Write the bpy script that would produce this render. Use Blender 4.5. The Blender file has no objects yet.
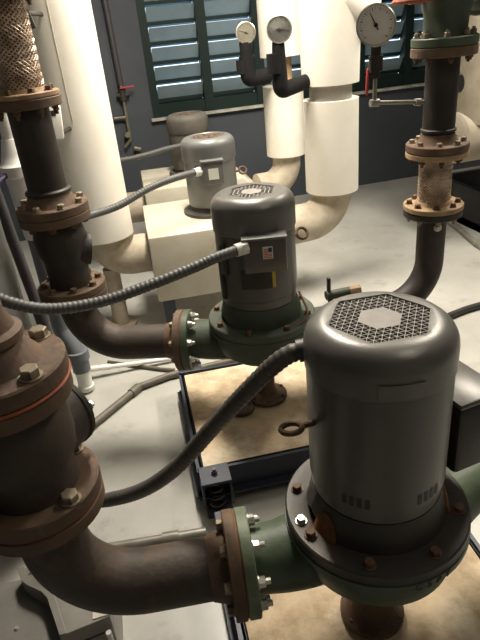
import bpy, bmesh, math, random
from mathutils import Vector, Matrix
random.seed(7)
C = bpy.context.scene.collection
PI = math.pi
V = Vector

# ------------------------------------------------------------------ materials
def mat(name, col, rough=0.5, metal=0.0, col2=None, scale=8.0, lo=0.4, hi=0.65, bump=0.0, bscale=60.0,
        col3=None, scale3=3.0, lo3=0.5, hi3=0.7, spec=0.5, detail=6.0):
    m = bpy.data.materials.new(name); m.use_nodes = True
    nt = m.node_tree; N = nt.nodes; L = nt.links
    b = N['Principled BSDF']
    b.inputs['Base Color'].default_value = (*col, 1); b.inputs['Roughness'].default_value = rough
    b.inputs['Metallic'].default_value = metal
    b.inputs['Specular IOR Level'].default_value = spec
    tc = N.new('ShaderNodeTexCoord')
    out = None
    def layer(prev, c, sc, l, h):
        n = N.new('ShaderNodeTexNoise'); n.inputs['Scale'].default_value = sc; n.inputs['Detail'].default_value = detail
        n.inputs['Roughness'].default_value = 0.65
        L.new(tc.outputs['Object'], n.inputs['Vector'])
        r = N.new('ShaderNodeMapRange'); r.inputs['From Min'].default_value = l; r.inputs['From Max'].default_value = h
        L.new(n.outputs['Fac'], r.inputs['Value'])
        x = N.new('ShaderNodeMix'); x.data_type = 'RGBA'
        L.new(r.outputs['Result'], x.inputs['Factor'])
        if prev is None: x.inputs['A'].default_value = (*col, 1)
        else: L.new(prev, x.inputs['A'])
        x.inputs['B'].default_value = (*c, 1)
        return x.outputs['Result']
    if col2: out = layer(out, col2, scale, lo, hi)
    if col3: out = layer(out, col3, scale3, lo3, hi3)
    if out is not None: L.new(out, b.inputs['Base Color'])
    if bump:
        n = N.new('ShaderNodeTexNoise'); n.inputs['Scale'].default_value = bscale; n.inputs['Detail'].default_value = 4
        L.new(tc.outputs['Object'], n.inputs['Vector'])
        bp = N.new('ShaderNodeBump'); bp.inputs['Strength'].default_value = bump; bp.inputs['Distance'].default_value = 0.004
        L.new(n.outputs['Fac'], bp.inputs['Height']); L.new(bp.outputs['Normal'], b.inputs['Normal'])
    return m

M = {}
M['floor'] = mat('floor_epoxy', (.47, .465, .425), .30, 0, (.38, .372, .335), 1.8, .40, .66, .05, 30, (.30, .29, .25), 6, .57, .75)
M['wall'] = mat('slate_paint', (.060, .068, .082), .65, 0, (.050, .057, .070), 1.5, .4, .6, .15, 40)
M['ceil'] = mat('ceiling_paint', (.34, .335, .31), .8)
M['side'] = mat('side_paint', (.13, .13, .125), .8, 0, (.11, .11, .105), 2)
M['motor'] = mat('motor_grey', (.175, .17, .157), .36, .35, (.15, .145, .132), 6, .4, .7, .05, 120, (.10, .085, .065), 14, .66, .8)
M['motor_dull'] = mat('motor_grey_dull', (.118, .114, .104), .34, .3, (.098, .094, .085), 5, .4, .7, .05, 120, (.10, .065, .04), 11, .68, .82)
M['motor_pale'] = mat('motor_grey_pale', (.19, .195, .19), .42, .3, (.16, .16, .155), 7, .4, .7)
M['motor_dusty'] = mat('motor_grey_dusty', (.09, .085, .075), .7, .1, (.13, .115, .09), 9, .4, .7)
M['dust_top'] = mat('dusty_vent', (.16, .11, .075), .85, 0, (.10, .07, .05), 30, .4, .6)
M['black'] = mat('black_paint', (.018, .018, .017), .5, 0, (.03, .028, .025), 9)
M['hollow'] = mat('fan_interior', (.03, .022, .016), .9, 0, (.07, .045, .03), 25)
M['grille'] = mat('grille_metal', (.27, .25, .23), .6, .1, (.22, .20, .18), 30, .4, .7)
M['bracket'] = mat('bracket_iron', (.050, .049, .046), .5, .3, (.072, .060, .047), 9, .4, .65, .2, 80, (.15, .075, .035), 14, .64, .8)
M['rust'] = mat('orange_rust', (.30, .115, .035), .85, 0, (.12, .055, .028), 18, .4, .65, .5, 70)
M['green'] = mat('pump_green', (.075, .104, .062), .5, 0, (.056, .077, .047), 9, .4, .65, .2, 60, (.075, .062, .042), 11, .6, .75)
M['green_dull'] = mat('pump_green_grimy', (.06, .078, .050), .6, 0, (.042, .05, .034), 8, .4, .65, .25, 60, (.14, .15, .11), 13, .64, .8)
M['pale_green'] = mat('flange_green', (.155, .19, .115), .55, 0, (.11, .135, .085), 20, .42, .65, .3, 60, (.12, .10, .06), 25, .62, .75)
M['iron'] = mat('black_iron', (.026, .022, .019), .58, .1, (.052, .039, .028), 7, .42, .68, .3, 70, (.11, .066, .038), 5, .60, .80)
M['iron_brown'] = mat('brown_iron', (.062, .046, .034), .62, .1, (.040, .030, .023), 7, .42, .68, .3, 70, (.15, .092, .052), 5, .56, .78)
M['rustiron'] = mat('rusty_iron', (.15, .092, .056), .70, .1, (.085, .054, .036), 8, .4, .65, .35, 70, (.25, .165, .10), 14, .6, .78)
M['rustpale'] = mat('pale_rust', (.40, .28, .16), .75, 0, (.26, .16, .09), 14, .4, .65, .4, 60, (.50, .42, .30), 20, .6, .75)
M['bolt'] = mat('bolt_steel', (.30, .26, .19), .5, .4, (.20, .15, .095), 40, .4, .65)
M['boltrust'] = mat('bolt_rust', (.10, .06, .037), .7, .2, (.17, .10, .055), 40, .4, .65)
M['zinc'] = mat('zinc', (.62, .60, .54), .35, .6)
M['gasket'] = mat('red_gasket', (.36, .10, .05), .75, 0, (.25, .075, .04), 12, .4, .7)
M['braid'] = mat('braid_wire', (.62, .50, .40), .40, .5, (.36, .25, .17), 25, .4, .65)
M['braid_dark'] = mat('braid_core', (.12, .08, .055), .7, .3, (.2, .13, .08), 20)
M['conduit'] = mat('conduit_vinyl', (.085, .087, .084), .5, 0, (.07, .069, .064), 9, .4, .7)
M['conduit_old'] = mat('conduit_brown', (.105, .10, .088), .5, 0, (.08, .073, .063), 12, .4, .7)
M['emt'] = mat('emt_grey', (.30, .285, .245), .42, .3, (.22, .20, .165), 12, .4, .65)
M['emt_dark'] = mat('emt_dirty', (.15, .135, .105), .55, .1, (.10, .088, .065), 15, .4, .65)
M['nut'] = mat('conduit_nut', (.62, .61, .56), .5)
M['insul'] = mat('pipe_jacket', (.83, .80, .72), .55, 0, (.77, .725, .62), 3, .42, .68, .12, 25, (.62, .54, .42), 9, .66, .85)
M['insul_end'] = mat('jacket_worn', (.52, .46, .36), .75, 0, (.40, .33, .24), 10, .4, .65, .3, 40)
M['collar'] = mat('collar_grey', (.42, .40, .36), .6, .1, (.34, .31, .26), 12)
M['box'] = mat('box_jacket', (.61, .57, .47), .65, 0, (.53, .48, .37), 4, .42, .66, .15, 30, (.44, .36, .24), 7, .62, .82)
M['concrete'] = mat('concrete_fill', (.62, .49, .33), .85, 0, (.40, .30, .19), 7, .42, .62, .6, 45, (.72, .63, .48), 4.0, .50, .66)
M['blue'] = mat('blue_steel', (.030, .038, .062), .45, .1, (.042, .046, .060), 12, .4, .65, .15, 60)
M['spring'] = mat('spring_steel', (.10, .10, .11), .5, .4)
M['wframe'] = mat('dark_green_paint', (.008, .020, .017), .55, spec=.3)
M['slat'] = mat('louver_blade', (.27, .36, .41), .38, .15, (.22, .30, .345), 3, .4, .7)
M['sill'] = mat('sill_paint', (.50, .50, .45), .6, 0, (.30, .29, .25), 12)
M['foam'] = mat('black_foam', (.009, .009, .010), .85, 0, (.014, .014, .014), 20, spec=.2)
M['dial'] = mat('dial_face', (.78, .75, .68), .5)
M['dial_dim'] = mat('dial_face_yellowed', (.17, .155, .115), .5, 0, (.13, .115, .085), 12)
M['dial_dark'] = mat('dial_face_dark', (.20, .20, .175), .25, 0, (.10, .10, .09), 6, .45, .55)
M['chrome'] = mat('bezel_steel', (.60, .57, .50), .28, .85)
M['ink'] = mat('black_ink', (.02, .02, .02), .6)
M['scrawl'] = mat('marker_scrawl', (.045, .055, .038), .8)
M['red'] = mat('red_vinyl', (.42, .03, .03), .5)
M['brass'] = mat('dull_brass', (.30, .27, .20), .45, .6, (.2, .18, .13), 20)
M['pvc'] = mat('white_pvc', (.86, .85, .80), .4, 0, (.80, .785, .72), 6)
M['pvcgrey'] = mat('grey_pvc', (.16, .175, .19), .5, 0, (.13, .14, .15), 8)
M['purple'] = mat('purple_cable', (.035, .028, .085), .5)
M['dpipe'] = mat('dark_pipe', (.065, .060, .064), .5, .1, (.05, .046, .048), 8)
M['panel'] = mat('grey_panel', (.20, .20, .195), .5, .2, (.17, .17, .165), 4, .4, .6)
M['galv'] = mat('sheet_metal', (.25, .24, .215), .45, .3, (.20, .19, .165), 5, .4, .65, .08, 30)
M['galv_light'] = mat('sheet_metal_light', (.62, .58, .48), .5, .1)
M['flagred'] = mat('flag_red', (.55, .10, .08), .6)
M['flagblue'] = mat('flag_blue', (.03, .035, .08), .6)
M['white'] = mat('white_sticker', (.75, .74, .68), .6)
M['yellow'] = mat('yellow_sticker', (.62, .47, .05), .55)
M['plate'] = mat('plate_dark', (.035, .035, .033), .45, .2)
M['tank'] = mat('tank_jacket', (.33, .29, .225), .7, 0, (.25, .215, .16), 6, .4, .65, .4, 30)
M['cream'] = mat('cream_plastic', (.60, .55, .45), .55)
M['lampbody'] = mat('fixture_white', (.8, .8, .78), .5)
e = bpy.data.materials.new('tube_glow'); e.use_nodes = True
e.node_tree.nodes['Principled BSDF'].inputs['Emission Color'].default_value = (1, .87, .68, 1)
e.node_tree.nodes['Principled BSDF'].inputs['Emission Strength'].default_value = 6
M['tube'] = e

# ------------------------------------------------------------------ mesh tools
def frame(o, axis, hint=None):
    z = V(axis).normalized()
    h = V(hint) if hint else (V((0, 0, 1)) if abs(z.z) < .9 else V((1, 0, 0)))
    x = (h - z * h.dot(z)).normalized(); y = z.cross(x)
    m = Matrix((x, y, z)).transposed().to_4x4(); m.translation = V(o); return m

def spline(pts, step=.01):
    P = [V(p) for p in pts]; P = [P[0] * 2 - P[1]] + P + [P[-1] * 2 - P[-2]]
    out = []
    for i in range(1, len(P) - 2):
        n = max(2, int((P[i + 1] - P[i]).length / step))
        for k in range(n):
            t = k / n; a, b, c, d = P[i - 1:i + 3]
            out.append(.5 * (2 * b + (c - a) * t + (2 * a - 5 * b + 4 * c - d) * t * t + (3 * b - a - 3 * c + d) * t ** 3))
    out.append(P[-2]); return out

def arc_path(pts, r, n=10):
    """polyline with each inner corner rounded to radius r"""
    P = [V(p) for p in pts]; out = [P[0]]
    for i in range(1, len(P) - 1):
        a = (P[i - 1] - P[i]).normalized(); b = (P[i + 1] - P[i]).normalized()
        ang = a.angle(b); d = r / math.tan(ang / 2)
        s, t = P[i] + a * d, P[i] + b * d
        c = P[i] + (a + b).normalized() * (r / math.sin(ang / 2))
        u, w = s - c, t - c
        th = u.angle(w)
        for k in range(n + 1):
            f = k / n
            out.append(c + (u * math.sin((1 - f) * th) + w * math.sin(f * th)) / math.sin(th))
    out.append(P[-1]); return out

class MB:
    def __init__(s): s.bm = bmesh.new(); s.mats = []; s.mi = 0
    def ring(s, pts): return [s.bm.verts.new(p) for p in pts]
    def face(s, vs):
        try:
            f = s.bm.faces.new(vs); f.material_index = s.mi; return f
        except ValueError: return None
    def bridge(s, a, b):
        n = len(a)
        for i in range(n): s.face((a[i], a[(i + 1) % n], b[(i + 1) % n], b[i]))
    def lathe(s, prof, seg=40, mx=None):
        mx = mx or Matrix(); prev = None
        for k, (r, z) in enumerate(prof):
            if r < 1e-6: cur = [s.bm.verts.new(mx @ V((0, 0, z)))]
            else: cur = s.ring([mx @ V((r * math.cos(2 * PI * i / seg), r * math.sin(2 * PI * i / seg), z)) for i in range(seg)])
            if prev is not None:
                if len(prev) == 1 and len(cur) > 1:
                    for i in range(seg): s.face((prev[0], cur[(i + 1) % seg], cur[i]))
                elif len(cur) == 1 and len(prev) > 1:
                    for i in range(seg): s.face((prev[i], prev[(i + 1) % seg], cur[0]))
                elif len(cur) > 1: s.bridge(prev, cur)
            elif len(cur) > 1: s.face(cur[::-1])
            prev = cur
        if len(prev) > 1: s.face(prev)
        return s
    def ringlathe(s, prof, seg=40, mx=None):
        """closed profile (annulus)"""
        mx = mx or Matrix(); rs = []
        for r, z in prof: rs.append(s.ring([mx @ V((r * math.cos(2 * PI * i / seg), r * math.sin(2 * PI * i / seg), z)) for i in range(seg)]))
        for i in range(len(rs)): s.bridge(rs[i], rs[(i + 1) % len(rs)])
        return s
    def tube(s, pts, r, seg=20, closed=False):
        P = [V(p) for p in pts]; n = len(P)
        rr = r if isinstance(r, (list, tuple)) else [r] * n
        T = [((P[min(i + 1, n - 1)] - P[max(i - 1, 0)]).normalized()) for i in range(n)]
        if closed: T = [(P[(i + 1) % n] - P[i - 1]).normalized() for i in range(n)]
        t0 = T[0]; h = V((0, 0, 1)) if abs(t0.z) < .9 else V((1, 0, 0))
        x = (h - t0 * h.dot(t0)).normalized(); rings = []
        for i in range(n):
            x = (x - T[i] * x.dot(T[i])).normalized(); y = T[i].cross(x)
            rings.append(s.ring([P[i] + (x * math.cos(2 * PI * k / seg) + y * math.sin(2 * PI * k / seg)) * rr[i] for k in range(seg)]))
        for i in range(n - 1): s.bridge(rings[i], rings[i + 1])
        if closed: s.bridge(rings[-1], rings[0])
        else: s.face(rings[0][::-1]); s.face(rings[-1])
        return s
    def prism(s, poly, z0, z1, mx=None, bev=0):
        mx = mx or Matrix()
        a = s.ring([mx @ V((x, y, z0)) for x, y in poly]); b = s.ring([mx @ V((x, y, z1)) for x, y in poly])
        fs = [s.face(a[::-1]), s.face(b)]; n = len(a)
        for i in range(n): fs.append(s.face((a[i], a[(i + 1) % n], b[(i + 1) % n], b[i])))
        if bev:
            es = {e for f in fs if f for e in f.edges}
            bmesh.ops.bevel(s.bm, geom=list(es), offset=bev, segments=2, affect='EDGES', profile=.5)
        return s
    def box(s, c, d, mx=None, bev=0):
        x, y, z = c; a, b, h = d[0] / 2, d[1] / 2, d[2] / 2
        return s.prism([(x - a, y - b), (x + a, y - b), (x + a, y + b), (x - a, y + b)], z - h, z + h, mx, bev)
    def hexbolt(s, mx, r=.014, h=.012, shank=None):
        s.lathe([(r * 1.25, 0), (r * 1.25, .003), (0, .003)], 16, mx)
        s.lathe([(r, .003), (r, h), (r * .85, h + .002), (0, h + .002)], 6, mx)
        if shank: s.lathe([(r * .55, h), (r * .55, h + shank), (0, h + shank)], 10, mx)
        return s
    def text(s, body, size, mx, depth=.0006):
        cu = bpy.data.curves.new('t', 'FONT'); cu.body = body; cu.size = size; cu.align_x = 'CENTER'; cu.align_y = 'CENTER'; cu.extrude = depth
        o = bpy.data.objects.new('t', cu); C.objects.link(o); dg = bpy.context.evaluated_depsgraph_get()
        me = bpy.data.meshes.new_from_object(o.evaluated_get(dg)); me.transform(mx); s.bm.from_mesh(me)
        bpy.data.objects.remove(o); bpy.data.meshes.remove(me); return s
    def build(s, name, m, parent=None, smooth=True, ang=35):
        bmesh.ops.recalc_face_normals(s.bm, faces=s.bm.faces)
        me = bpy.data.meshes.new(name); s.bm.to_mesh(me); s.bm.free()
        for q in (m if isinstance(m, (list, tuple)) else [m]): me.materials.append(M[q])
        if smooth:
            me.polygons.foreach_set('use_smooth', [True] * len(me.polygons)); me.set_sharp_from_angle(angle=math.radians(ang))
        o = bpy.data.objects.new(name, me); C.objects.link(o)
        if parent is not None: o.parent = parent
        return o

def tag(o, label, cat, group=None):
    o['label'] = label; o['category'] = cat
    if group: o['group'] = group
    return o
def thing(name, loc, label, cat, rz=0, group=None):
    o = bpy.data.objects.new(name, None); C.objects.link(o); o.location = loc; o.rotation_euler = (0, 0, rz); o.empty_display_size = .05
    return tag(o, label, cat, group)
def struct(o): o['kind'] = 'structure'; return o
def dup(o, parent, mx=None):
    c = o.copy(); C.objects.link(c); c.parent = parent
    if mx is not None: c.matrix_local = mx
    return c

_bolt = {}
def bolts(parent, mx, R, n, r=.013, h=.014, m='bolt', shank=None, ph=0.0, name='bolt'):
    """n hex heads on a bolt circle; mx: z axis points out of the flange face"""
    key = (r, h, m, shank)
    for k in range(n):
        a = 2 * PI * k / n + ph
        q = mx @ Matrix.Translation((R * math.cos(a), R * math.sin(a), 0)) @ Matrix.Rotation(a * 1.7 + k, 4, 'Z')
        if key not in _bolt:
            o = MB().hexbolt(Matrix(), r, h, shank).build(name, m, parent); _bolt[key] = o; o.matrix_local = q
        else:
            o = dup(_bolt[key], parent, q); o.name = name
def up(o): return Matrix.Translation(V(o))
def down(o): return Matrix.Translation(V(o)) @ Matrix.Rotation(PI, 4, 'X')
def disc(mb, mx, R, t, bev=.003, seg=48):
    return mb.lathe([(R - bev, 0), (R, bev), (R, t - bev), (R - bev, t), (0, t)], seg, mx)

# ------------------------------------------------------------------ camera
F = 563.0
dn = V((350 - 240, 1390 - 320, F)).normalized()
rw = V((75 - 240, 40 - 320, F)); rw = (rw - dn * rw.dot(dn)).normalized()
Xc = dn.cross(rw)
R3 = Matrix((Xc, rw, -dn))                       # camera frame (right, down, forward) -> room
right, down_, fwd = R3.col[0], R3.col[1], R3.col[2]
cam = bpy.data.cameras.new('camera'); co = bpy.data.objects.new('camera', cam); C.objects.link(co)
cm = Matrix((right, -down_, -fwd)).transposed().to_4x4(); cm.translation = V((0, 0, 1.66)); co.matrix_world = cm
cam.sensor_fit = 'VERTICAL'; cam.sensor_height = 24; cam.lens = F / 640 * 24; cam.clip_start = .02
bpy.context.scene.camera = co

# ------------------------------------------------------------------ room
x0, x1, y0, y1, zc = -1.3, 4.6, -1.6, 5.58, 3.2
struct(MB().box(((x0 + x1) / 2, (y0 + y1) / 2, -.05), (x1 - x0 + .4, y1 - y0 + .4, .1)).build('floor', 'floor', None, False))
struct(MB().box(((x0 + x1) / 2, (y0 + y1) / 2, zc + .05), (x1 - x0 + .4, y1 - y0 + .4, .1)).build('ceiling', 'ceil', None, False))
struct(MB().box((x0 - .1, (y0 + y1) / 2, zc / 2), (.2, y1 - y0, zc)).build('wall_left', 'wall', None, False))
struct(MB().box((x1 + .1, (y0 + y1) / 2, zc / 2), (.2, y1 - y0, zc)).build('wall_right', 'side', None, False))
struct(MB().box(((x0 + x1) / 2, y0 - .1, zc / 2), (x1 - x0, .2, zc)).build('wall_front', 'side', None, False))
wx0, wx1, wz0, wz1 = .565, 3.725, .955, 2.45
b = MB()
b.box(((x0 + wx0) / 2, y1 + .1, zc / 2), (wx0 - x0, .2, zc)); b.box(((x1 + wx1) / 2, y1 + .1, zc / 2), (x1 - wx1, .2, zc))
b.box(((wx0 + wx1) / 2, y1 + .1, wz0 / 2), (wx1 - wx0, .2, wz0)); b.box(((wx0 + wx1) / 2, y1 + .1, (wz1 + zc) / 2), (wx1 - wx0, .2, zc - wz1))
struct(b.build('wall_back', 'wall', None, False))
# louvered window: frame, stiles, blades, sill
win = bpy.data.objects.new('window_1', None); C.objects.link(win); win.location = (wx0, y1, wz0); struct(win)
W, Hh = wx1 - wx0, wz1 - wz0
b = MB(); b.box((W / 2, .06, .055), (W, .10, .11)); b.box((W / 2, .06, Hh - .04), (W, .10, .08))
b.box((.035, .05, Hh / 2), (.07, .12, Hh)); b.box((W - .035, .05, Hh / 2), (.07, .12, Hh))
b.build('window_frame', 'wframe', win, False)
npan = 6; pw = (W - .07) / npan
for k in range(1, npan):
    MB().box((.035 + k * pw, .05, Hh / 2), (.085, .11, Hh - .02)).build('window_stile', 'wframe', win, False)
for k in range(npan):
    b = MB()
    for j in range(9):
        z = .185 + j * .160
        mx = Matrix.Translation((.035 + (k + .5) * pw, .075, z)) @ Matrix.Rotation(math.radians(-60), 4, 'X')
        b.box((0, 0, 0), (pw - .086, .178, .007), mx)
    b.build('louver_blades', 'slat', win, False)
    b = MB()
    for j in range(9): b.box((.035 + (k + .5) * pw, .088, .136 + j * .160), (pw - .086, .010, .030))  # dark strips stand in for the shadow band low on each blade
    b.build('blade_shade_bands', 'wframe', win, False)
MB().box((W / 2, -.015, -.012), (W + .05, .07, .024)).build('window_sill', 'sill', win, False)

# ceiling lights
def ceiling_light(x, y, rz, power, label, w=1.25):
    t = thing('ceiling_light', (x, y, zc), label, 'ceiling light', rz)
    MB().box((0, 0, -.035), (.32, w, .07)).build('housing', 'lampbody', t, False)
    for s in (-.08, .08):
        MB().tube([(s, -w / 2 + .04, -.09), (s, w / 2 - .04, -.09)], .016, 12).build('fluorescent_tube', 'tube', t)
    l = bpy.data.lights.new('tube_light', 'AREA'); l.shape = 'RECTANGLE'; l.size = .3; l.size_y = w; l.energy = power; l.color = (1, .915, .79)
    o = bpy.data.objects.new('tube_light', l); C.objects.link(o); o.parent = t; o.location = (0, 0, -.115)
ceiling_light(.62, 3.0, 0, 120, 'twin tube fluorescent ceiling light above the row of pumps')
ceiling_light(2.5, 2.7, 0, 88, 'twin tube fluorescent ceiling light above the clear floor right of the pumps')
ceiling_light(1.3, .2, 0, 6, 'twin tube fluorescent ceiling light nearest the viewer')

# ------------------------------------------------------------------ equipment bases
def spring(mb, x, y, z0, z1, r=.03):
    n = 40; mb.tube([(x + r * math.cos(k * .62), y + r * math.sin(k * .62), z0 + (z1 - z0) * k / n) for k in range(n + 1)], .005, 6)
def base(x, y, w, d, rz, label):
    t = thing('equipment_base', (x, y, 0), label, 'equipment base', rz)
    h0, h1 = .045, .17
    b = MB(); b.box((0, 0, (h0 + h1 - .004) / 2 + .004), (w - .03, d - .03, h1 - h0 - .01)); b.build('concrete_fill', 'concrete', t, False)
    b = MB()
    for s in (-1, 1):
        b.box((s * (w / 2 - .004), 0, (h0 + h1) / 2), (.008, d, h1 - h0)); b.box((0, s * (d / 2 - .004), (h0 + h1) / 2), (w, .008, h1 - h0))
        b.box((s * (w / 2 + .002), 0, h1 - .005), (.022, d + .02, .010)); b.box((0, s * (d / 2 + .002), h1 - .005), (w + .02, .022, .010))
        b.box((s * (w / 2 + .012), 0, h0 + .005), (.04, d + .04, .010)); b.box((0, s * (d / 2 + .012), h0 + .005), (w + .04, .04, .010))
    b.build('steel_frame', 'blue', t, False)
    for sx in (-1, 1):
        for sy in (-1, 1):
            cx, cy = sx * (w / 2 - .05), sy * (d / 2 + .045)
            b = MB(); b.box((cx, cy, h1 + .002), (.115, .10, .012), None, .002)
            b.box((cx - .053, cy, .115), (.008, .10, .11)); b.box((cx + .053, cy, .115), (.008, .10, .11))
            k = b.build('corner_bracket', 'blue', t, False)
            MB().hexbolt(up((cx, cy, h1 + .008)), .013, .012, .012).build('adjusting_bolt', 'spring', k)
            b = MB(); spring(b, cx, cy, .012, .158); b.box((cx, cy, .006), (.10, .09, .012)); b.build('spring_mount', 'spring', k)
    return t
RZ = math.radians(-3.3)
base(.505, .980, .76, .66, RZ, 'concrete filled blue steel equipment base under the nearest pump')
base(.553, 1.985, .79, .70, RZ, 'concrete filled blue steel equipment base under the second pump with flag sticker')

# ------------------------------------------------------------------ pumps
def hexpt(r, k): return V((r * math.cos(k * PI / 3), r * math.sin(k * PI / 3)))
def in_hex(x, y, r):
    return all(x * math.cos(a) + y * math.sin(a) <= r * .8661 for a in [PI / 6 + k * PI / 3 for k in range(6)])
def cell(mb, poly, z, inset, drop=.004):
    c = sum(poly, V((0, 0))) / len(poly)
    o = [mb.bm.verts.new((p.x, p.y, z)) for p in poly]
    q = [p + (c - p) * inset for p in poly]
    a = [mb.bm.verts.new((p.x, p.y, z)) for p in q]; d = [mb.bm.verts.new((p.x, p.y, z - drop)) for p in q]
    n = len(poly)
    for i in range(n):
        j = (i + 1) % n
        mb.face((o[i], o[j], a[j], a[i])); mb.face((a[i], a[j], d[j], d[i]))
def grille_triangles(z, Ro, Ri, n):
    mb = MB(); s = Ro / n; hh = s * math.sqrt(3) / 2
    for j in range(-n, n):
        for i in range(-2 * n, 2 * n):
            a = V((i * s + j * s / 2, j * hh)); b_ = a + V((s, 0)); c = a + V((s / 2, hh)); d = b_ + V((s / 2, hh))
            for tri in ((a, b_, c), (b_, d, c)):
                m_ = (tri[0] + tri[1] + tri[2]) / 3
                if in_hex(m_.x, m_.y, Ro) and not in_hex(m_.x, m_.y, Ri): cell(mb, list(tri), z, .17)
    a = [mb.bm.verts.new((*hexpt(Ri, k), z)) for k in range(6)]; mb.face(a)
    bmesh.ops.remove_doubles(mb.bm, verts=mb.bm.verts, dist=1e-4)
    return mb
def grille_slots(z, Ro, Ri, rows=3, cols=3):
    mb = MB()
    for k in range(6):
        for r in range(rows):
            ra, rb = Ri + (Ro - Ri) * r / rows, Ri + (Ro - Ri) * (r + 1) / rows
            m = cols + r
            for i in range(m):
                P = [hexpt(ra, k).lerp(hexpt(ra, k + 1), i / m), hexpt(ra, k).lerp(hexpt(ra, k + 1), (i + 1) / m),
                     hexpt(rb, k).lerp(hexpt(rb, k + 1), (i + 1) / m), hexpt(rb, k).lerp(hexpt(rb, k + 1), i / m)]
                cell(mb, P, z, .20)
    a = [mb.bm.verts.new((*hexpt(Ri, k), z)) for k in range(6)]; mb.face(a)
    return mb

def fan_cover(t, z0, z1, R, m, hexr, spin):
    """domed cover, top opened by a hexagon"""
    mb = MB(); n = 60; prof = [(R - .004, z0), (R, z0 + .004), (R, z1 - .05)]
    for k in range(1, 9):
        a = k / 8 * PI / 2; prof.append((R - .05 + .05 * math.cos(a), z1 - .05 + .05 * math.sin(a)))
    prev = None
    for r, z in prof:
        cur = mb.ring([V((r * math.cos(2 * PI * i / n), r * math.sin(2 * PI * i / n), z)) for i in range(n)])
        if prev: mb.bridge(prev, cur)
        prev = cur
    hx = []
    for i in range(n):
        a = 2 * PI * i / n - spin; s = (a % (PI / 3)) - PI / 6
        r = hexr * .8661 / math.cos(s); hx.append(mb.bm.verts.new((r * math.cos(a + spin), r * math.sin(a + spin), z1 - .0005)))
    mb.bridge(prev, hx)
    hd = mb.ring([v.co - V((0, 0, .005)) for v in hx]); mb.bridge(hx, hd)
    return mb.build('fan_cover', m, t)

def eye_bolt(t, ang, R, z, m='boltrust', tilt=0):
    d = V((math.cos(ang), math.sin(ang), 0)); o = d * R + V((0, 0, z)); side = V((-d.y, d.x, 0)); upv = V((0, 0, 1))
    mb = MB(); mb.tube([o - d * .01, o + d * .028], .007, 10)
    c = o + d * .05; s2 = (side * math.cos(tilt) + upv * math.sin(tilt))
    mb.tube([c + (d * math.cos(a) + s2 * math.sin(a)) * .023 for a in [2 * PI * k / 24 for k in range(24)]], .0065, 8, True)
    return mb.build('eye_bolt', m, t)

def volute(t, ain, rin, aout, rout, zi, mgreen, mfl, Rr=.215):
    """inline casing: round belly, inlet arm, outlet arm; flanges at the ends"""
    mb = MB()
    mb.lathe([(.058, .215), (.062, .22), (.065, .238), (.10, .243), (.155, .258), (.188, .288), (.200, .34), (.200, .374), (Rr + .007, .380), (Rr + .007, .396), (0, .396)], 56)
    for a, L, r0, r1 in ((ain, rin - .026, .115, .082), (aout, rout - .024, .105, .066)):
        d = V((math.cos(a), math.sin(a), 0)); o = V((0, 0, zi))
        n = 10; side = V((-d.y, d.x, 0))
        pts = [o + d * (.06 + (L - .06) * k / n) + side * (-.055 * (1 - min(1, k / (n * .8))) ** 2) for k in range(n + 1)]
        mb.tube(pts, [r0 + (r1 - r0) * (min(1, k / (n * .9))) ** .8 for k in range(n + 1)], 28)
    cs = mb.build('casing', mgreen, t)
    for nm, a, L, R, th in (('inlet_flange', ain, rin, .132, .030), ('outlet_flange', aout, rout, .116, .026)):
        d = V((math.cos(a), math.sin(a), 0))
        fm = frame(d * (L - th) + V((0, 0, zi)), d)
        f = disc(MB(), fm, R, th).build(nm, mfl, t)
        bolts(t, frame(d * (L - th) + V((0, 0, zi)), -d), R * .79, 8, .0135, .016, 'zinc' if nm[0] == 'i' else 'boltrust', .014, PI / 8, 'flange_nut')
    return cs

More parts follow.
